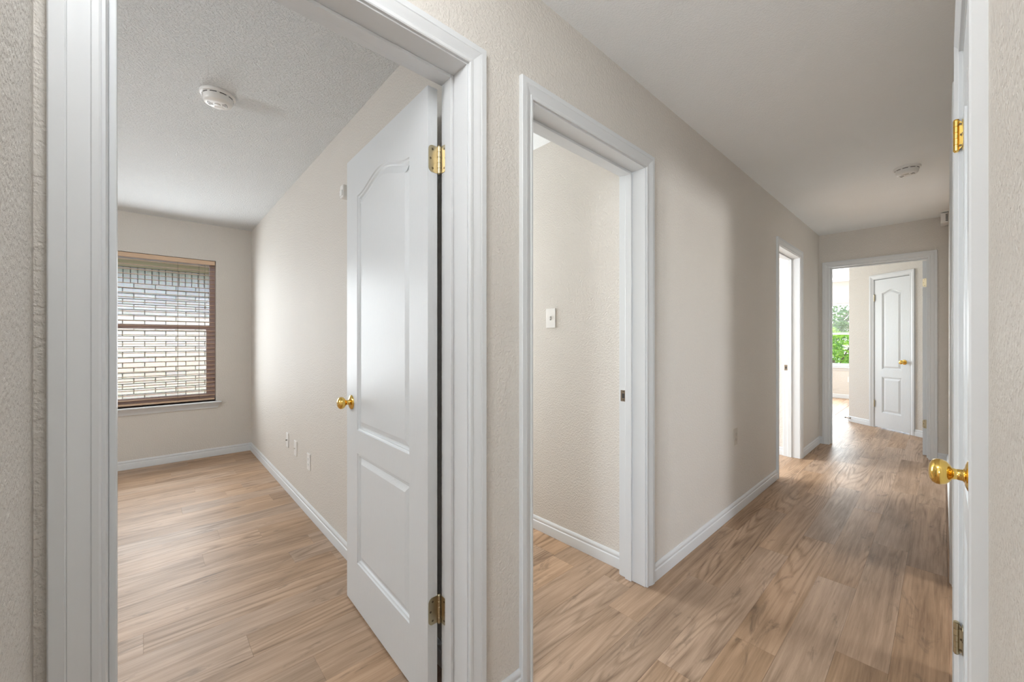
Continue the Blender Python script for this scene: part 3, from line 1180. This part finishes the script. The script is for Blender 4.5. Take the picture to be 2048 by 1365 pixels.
def plate(name, fr, u, z, label, cat, mat='white_plastic', kind='outlet', group=None, w=0.070, h_=0.114):
    r = tag(empty(name, fr(u, 0, z)), label, cat, group)

    def part(nm, bm, m_, par=r):
        o = obj(nm, bm, m_)
        adopt(o, r)
        if par is not r:
            o.parent = par
        return o
    bm = bmesh.new()
    box(bm, u - w / 2, u + w / 2, 0, 0.0055, z - h_ / 2, z + h_ / 2, fr, 0.0022)
    part('cover_plate', bm, mat)
    if kind == 'switch':
        bm = bmesh.new()
        box(bm, u - .006, u + .006, 0.005, 0.0062, z - .012, z + .012, fr)
        part('toggle_slot', bm, 'grey_slot')
        bm = bmesh.new()
        vs = []
        pr = [(0.004, -0.008), (0.016, 0.003), (0.017, 0.010), (0.013, 0.012), (0.004, 0.009)]
        A = [bm.verts.new(fr(u - .0045, t, z + q)) for t, q in pr]
        B = [bm.verts.new(fr(u + .0045, t, z + q)) for t, q in pr]
        for i in range(5):
            j = (i + 1) % 5
            bm.faces.new((A[i], A[j], B[j], B[i]))
        bm.faces.new(A)
        bm.faces.new(B[::-1])
        part('toggle', bm, mat)
        zs = (-0.030, 0.030)
    elif kind == 'outlet':
        for dz in (-0.0195, 0.0195):
            bm = bmesh.new()
            box(bm, u - .0165, u + .0165, 0.005, 0.0072, z + dz - .014, z + dz + .014, fr, 0.001)
            part('receptacle', bm, mat)
            bm = bmesh.new()
            for du in (-.0065, .0065):
                box(bm, u + du - .001, u + du + .001, 0.007, 0.0076, z + dz - .002, z + dz + .006, fr)
            lathe(bm, [(0, .0024), (.0006, .0024)], fr(u, 0.007, z + dz - .007), fr.n, 10)
            part('receptacle_slot', bm, 'dark_slot')
        zs = (0.0,)
    else:
        bm = bmesh.new()
        lathe(bm, [(0.005, .0065), (.008, .0065), (.0085, .0045), (.016, .0042), (.016, 0)], fr(u, 0, z), fr.n, 14)
        part('jack', bm, 'chrome' if kind == 'coax' else 'grey_slot')
        zs = (-0.042, 0.042)
    for dz in zs:
        bm = bmesh.new()
        lathe(bm, [(0.005, .003), (.0064, .0026), (.0062, 0)], fr(u, 0, z + dz), fr.n, 10)
        part('screw', bm, mat)
    return r


# bedroom right wall frame: u measured from its hallway end
F_BR = Frame(-1.125, 0.812, (-4.045, 0.050), (-0.050, -4.045))
plate('phone_jack', F_BR, 2.440, 0.410, 'white jack plate nearest the window corner on the bedroom wall', 'wall plate', kind='phone')
plate('cable_jack', F_BR, 2.195, 0.392, 'white cable plate between the jack plate and the outlet', 'wall plate', kind='coax')
plate('wall_outlet', F_BR, 1.850, 0.368, 'white outlet on the bedroom wall nearest the open door', 'outlet', kind='outlet')
plate('light_switch', Frame(0, 1.847, (1, 0), (0, -1)), -1.643, 1.345, 'white toggle light switch on the wall inside the middle doorway', 'switch', kind='switch', w=0.076, h_=0.120)
plate('wall_outlet', F_LEFT, 3.035, 0.535, 'beige painted outlet low on the long hallway wall', 'outlet', 'beige_plastic')
plate('wall_outlet', Frame(0, 10.7, (1, 0), (0, -1)), -1.30, 0.40, 'white outlet on the far room wall under the window', 'outlet')

# white alarm contact high on the bedroom wall
r = tag(empty('motion_sensor', F_BR(1.095, 0, 2.02)), 'small white sensor high on the bedroom wall above the door knob', 'sensor')
adopt(bbox('sensor_body', (1.070, 1.120, 0, 0.040, 1.985, 2.055), 'white_plastic', None, F_BR, 0.006), r)
adopt(bbox('sensor_lens', (1.078, 1.112, 0.040, 0.044, 1.995, 2.025), 'white_vinyl', None, F_BR, 0.0015), r)

# door chime box under the ceiling
r = tag(empty('door_chime', (0.013, 5.71, 2.335)), 'small white door chime box under the ceiling at the hallway end', 'door chime')
adopt(bbox('chime_cover', (-0.012, 0.040, 5.62, 5.79, 2.335, 2.432), 'white_plastic', None, IDF, 0.004), r)
for k_ in range(5):
    z_ = 2.352 + k_ * 0.014
    adopt(bbox('chime_slot', (0.020, 0.036, 5.6188, 5.6205, z_, z_ + 0.008), 'dark_slot'), r)

# rigid door stop screwed to the angled wall's baseboard corner
r = tag(empty('door_stop', (AX + 0.02, AY - 0.02, 0.055)), 'metal door stop on the baseboard corner of the angled wall', 'door stop')
ds = F_ANG(0.030, 0.013, 0.052)
ax_ = Vector((-0.93, -0.25, 0.10)).normalized()
bm = bmesh.new()
lathe(bm, [(-0.004, 0), (-0.004, .011), (.003, .011), (.006, .006), (.050, .0045), (.050, 0)], ds, ax_, 16)
adopt(obj('rod', bm, 'strike_metal', None, True), r)
bm = bmesh.new()
lathe(bm, [(.048, 0), (.048, .008), (.062, .008), (.064, 0)], ds, ax_, 16)
adopt(obj('bumper', bm, 'rubber', None, True), r)

def fill_lamp(name, loc, power, color=(0.94, 0.97, 1.0)):
    l_ = bpy.data.lights.new(name, 'POINT')
    l_.energy = power
    l_.shadow_soft_size = 0.12
    l_.color = color
    o_ = bpy.data.objects.new(name, l_)
    COL.objects.link(o_)
    o_.location = loc
    return o_


# unseen flush lamp added above the frame to brighten the near hallway
r = tag(empty('ceiling_light', (-0.46, 0.06, H)), 'added round white fill lamp on the hallway ceiling outside the bedroom', 'ceiling light')
bm = bmesh.new()
lathe(bm, [(0, .15), (.020, .15), (.024, .14), (.024, 0)], (0, 0, 0), (0, 0, -1), 32)
autosmooth(obj('lamp_base', bm, 'white_plastic', r), 40)
bm = bmesh.new()
lathe(bm, [(.024, .135), (.045, .128), (.070, .100), (.086, .050), (.088, 0)], (0, 0, 0), (0, 0, -1), 32)
obj('lamp_shade', bm, 'lamp_glass', r, True)
fill_lamp('hallway_fill', (-0.46, 0.06, H - 0.20), 7.0)

# pendant lamp added out of view on the left to brighten the bedroom
r = tag(empty('ceiling_light', (-2.60, -2.05, HB)), 'added round white pendant fill lamp below the stippled bedroom ceiling', 'ceiling light')
bm = bmesh.new()
lathe(bm, [(0, .07), (.020, .07), (.030, .03), (.032, .010), (.340, .010), (.340, 0)], (0, 0, 0), (0, 0, -1), 24)
autosmooth(obj('lamp_stem', bm, 'white_plastic', r), 40)
bm = bmesh.new()
lathe(bm, [(.335, .02), (.340, .13), (.350, .135), (.375, .128), (.400, .100), (.416, .050), (.418, 0)], (0, 0, 0), (0, 0, -1), 32)
obj('lamp_shade', bm, 'lamp_glass', r, True)
fill_lamp('bedroom_fill', (-2.60, -2.05, HB - 0.56), 38, (0.86, 0.94, 1.0))

# flush ceiling lamp in the far room
r = tag(empty('ceiling_light', (-1.40, 9.70, H)), 'round white flush lamp on the far room ceiling', 'ceiling light')
bm = bmesh.new()
lathe(bm, [(0, .10), (.020, .10), (.024, .094), (.024, 0)], (0, 0, 0), (0, 0, -1), 32)
autosmooth(obj('lamp_base', bm, 'white_plastic', r), 40)
bm = bmesh.new()
lathe(bm, [(.024, .088), (.040, .082), (.055, .060), (.062, .030), (.063, 0)], (0, 0, 0), (0, 0, -1), 32)
obj('lamp_shade', bm, 'lamp_glass', r, True)

# ------------------------------------------------------------------ outdoors
tag(bbox('ground', (-40, 40, -40, 60, -0.60, -0.45), 'lawn'), 'mown grass around the house', 'ground', kind='structure')

# neighbouring brick house beyond the bedroom window
BX = -6.95
nh = tag(empty('brick_house', (BX - 0.1, 0.2, -0.45)), 'pale brick house with tan eave outside the bedroom window', 'house')


def nadopt(o):
    return adopt(o, nh)


nadopt(bbox('house_wall', (BX - 0.25, BX - 0.010, -7.0, 7.0, -0.45, 2.30), 'mortar'))
BL, BH, BD = 0.194, 0.057, 0.030


def brick_mesh(lx, lz):
    bm = bmesh.new()
    vs = box(bm, -BD / 2, BD / 2, -lx / 2, lx / 2, -lz / 2, lz / 2, bevel=0.003)
    bmesh.ops.recalc_face_normals(bm, faces=bm.faces[:])
    me = bpy.data.meshes.new('brick')
    bm.to_mesh(me)
    bm.free()
    me.materials.append(MATS['brick'])
    return me


def brick_mesh_simple(lx, lz):
    bm = bmesh.new()
    box(bm, -BD / 2, BD / 2, -lx / 2, lx / 2, -lz / 2, lz / 2)
    bmesh.ops.recalc_face_normals(bm, faces=bm.faces[:])
    me = bpy.data.meshes.new('brick')
    bm.to_mesh(me)
    bm.free()
    me.materials.append(MATS['brick'])
    return me


BM_, SM_ = brick_mesh_simple(BL, BH), brick_mesh_simple(BH, BL)
rest = bmesh.new()
z = 0.33 - 0.067 * 12
course = 0
while z < 1.88:
    off = 0.102 if course % 2 else 0.0
    for i in range(-34, 34):
        y = 0.1 + i * 0.204 + off
        near = (-0.62 < y < 0.98 and z > 0.32)
        if near:
            o = bpy.data.objects.new('brick', BM_)
            COL.objects.link(o)
            o.location = (BX, y, z + BH / 2)
            nadopt(o)
        elif -6.9 < y < 6.9:
            box(rest, BX - BD / 2, BX + BD / 2, y - BL / 2, y + BL / 2, z, z + BH)
    z += 0.067
    course += 1
zs = z + BL / 2
for i in range(-100, 100):
    y = 0.1 + i * 0.067
    if -0.62 < y < 0.98:
        o = bpy.data.objects.new('brick', SM_)
        COL.objects.link(o)
        o.location = (BX, y, zs)
        nadopt(o)
    else:
        box(rest, BX - BD / 2, BX + BD / 2, y - BH / 2, y + BH / 2, zs - BL / 2, zs + BL / 2)
o = nadopt(obj('outer_bricks', rest, 'brick'))
o['kind'] = 'stuff'
ztop = zs + BL / 2 + 0.005
nadopt(bbox('frieze_board', (BX - 0.02, BX + 0.022, -7, 7, ztop, ztop + 0.10), 'eave_paint'))
nadopt(bbox('soffit', (BX - 0.02, BX + 0.40, -7, 7, ztop + 0.10, ztop + 0.115), 'eave_paint'))
nadopt(bbox('fascia', (BX + 0.40, BX + 0.425, -7, 7, ztop + 0.085, ztop + 0.25), 'eave_paint'))
bm = bmesh.new()
zf = ztop + 0.25
prof = [(BX + 0.45, zf), (BX + 0.45, zf + 0.02), (BX - 3.0, zf + 1.3), (BX - 3.0, zf + 1.2)]
A = [bm.verts.new((x, -7, z_)) for x, z_ in prof]
B = [bm.verts.new((x, 7, z_)) for x, z_ in prof]
for i in range(4):
    j = (i + 1) % 4
    bm.faces.new((A[i], A[j], B[j], B[i]))
bm.faces.new(A)
bm.faces.new(B[::-1])
nadopt(obj('roof', bm, 'shingle'))


def plant(name, label, cat, x, y, zc, rx, ry, rz, n, leaf, mat, trunk_r, seed):
    rr = random.Random(seed)
    r = tag(empty(name, (x, y, -0.45)), label, cat, 'plants outside the far window' if False else None)
    bm = bmesh.new()
    for _ in range(n):
        while True:
            a = Vector((rr.uniform(-1, 1), rr.uniform(-1, 1), rr.uniform(-1, 1)))
            if 0.25 < a.length < 1:
                break
        wob = 0.85 + 0.25 * math.sin(a.x * 7 + seed) * math.cos(a.z * 6)
        p = Vector((a.x * rx, a.y * ry, a.z * rz)) * wob + Vector((0, 0, zc + 0.45))
        d = Vector((rr.gauss(0, 1), rr.gauss(0, 1), rr.gauss(-0.3, 0.8))).normalized()
        e = d.cross(Vector((rr.gauss(0, 1), rr.gauss(0, 1), rr.gauss(0, 1)))).normalized()
        s = leaf * rr.uniform(0.7, 1.3)
        up = d.cross(e) * s * 0.12
        q = [p - d * s, p + e * s * 0.42 + up, p + d * s, p - e * s * 0.42 + up]
        vs = [bm.verts.new(v) for v in q]
        bm.faces.new((vs[0], vs[1], vs[2]))
        bm.faces.new((vs[0], vs[2], vs[3]))
    cr = obj('crown', bm, mat, r, recalc=False)
    cr['kind'] = 'stuff'
    bm = bmesh.new()
    tube(bm, [(0, 0, 0), (0.05, 0.02, (zc + 0.45) * 0.5), (0, 0, zc + 0.45)], trunk_r, 10)
    for b_ in range(6):
        a = b_ * 1.05 + seed
        tube(bm, [(0, 0, (zc + .45) * 0.6), (math.cos(a) * rx * .4, math.sin(a) * ry * .4, zc + 0.45), (math.cos(a) * rx * .75, math.sin(a) * ry * .75, zc + 0.45 + rz * .4)], trunk_r * .4, 6)
    obj('trunk', bm, 'bark', r)


plant('shrub', 'bright yellow-green leafy shrub below the far window rail', 'shrub', -1.9, 12.9, 0.75, 1.5, 0.7, 0.95, 2600, 0.060, 'leaf_bright', 0.04, 3)
plant('tree', 'dense green tree filling the upper far window', 'tree', -2.6, 15.6, 2.2, 2.6, 1.5, 1.9, 7000, 0.075, 'leaf_dark', 0.12, 5)
plant('tree', 'darker tree standing behind the dense green tree', 'tree', -6.6, 20.5, 3.0, 3.0, 2.0, 2.6, 5000, 0.10, 'leaf_dark', 0.15, 9)
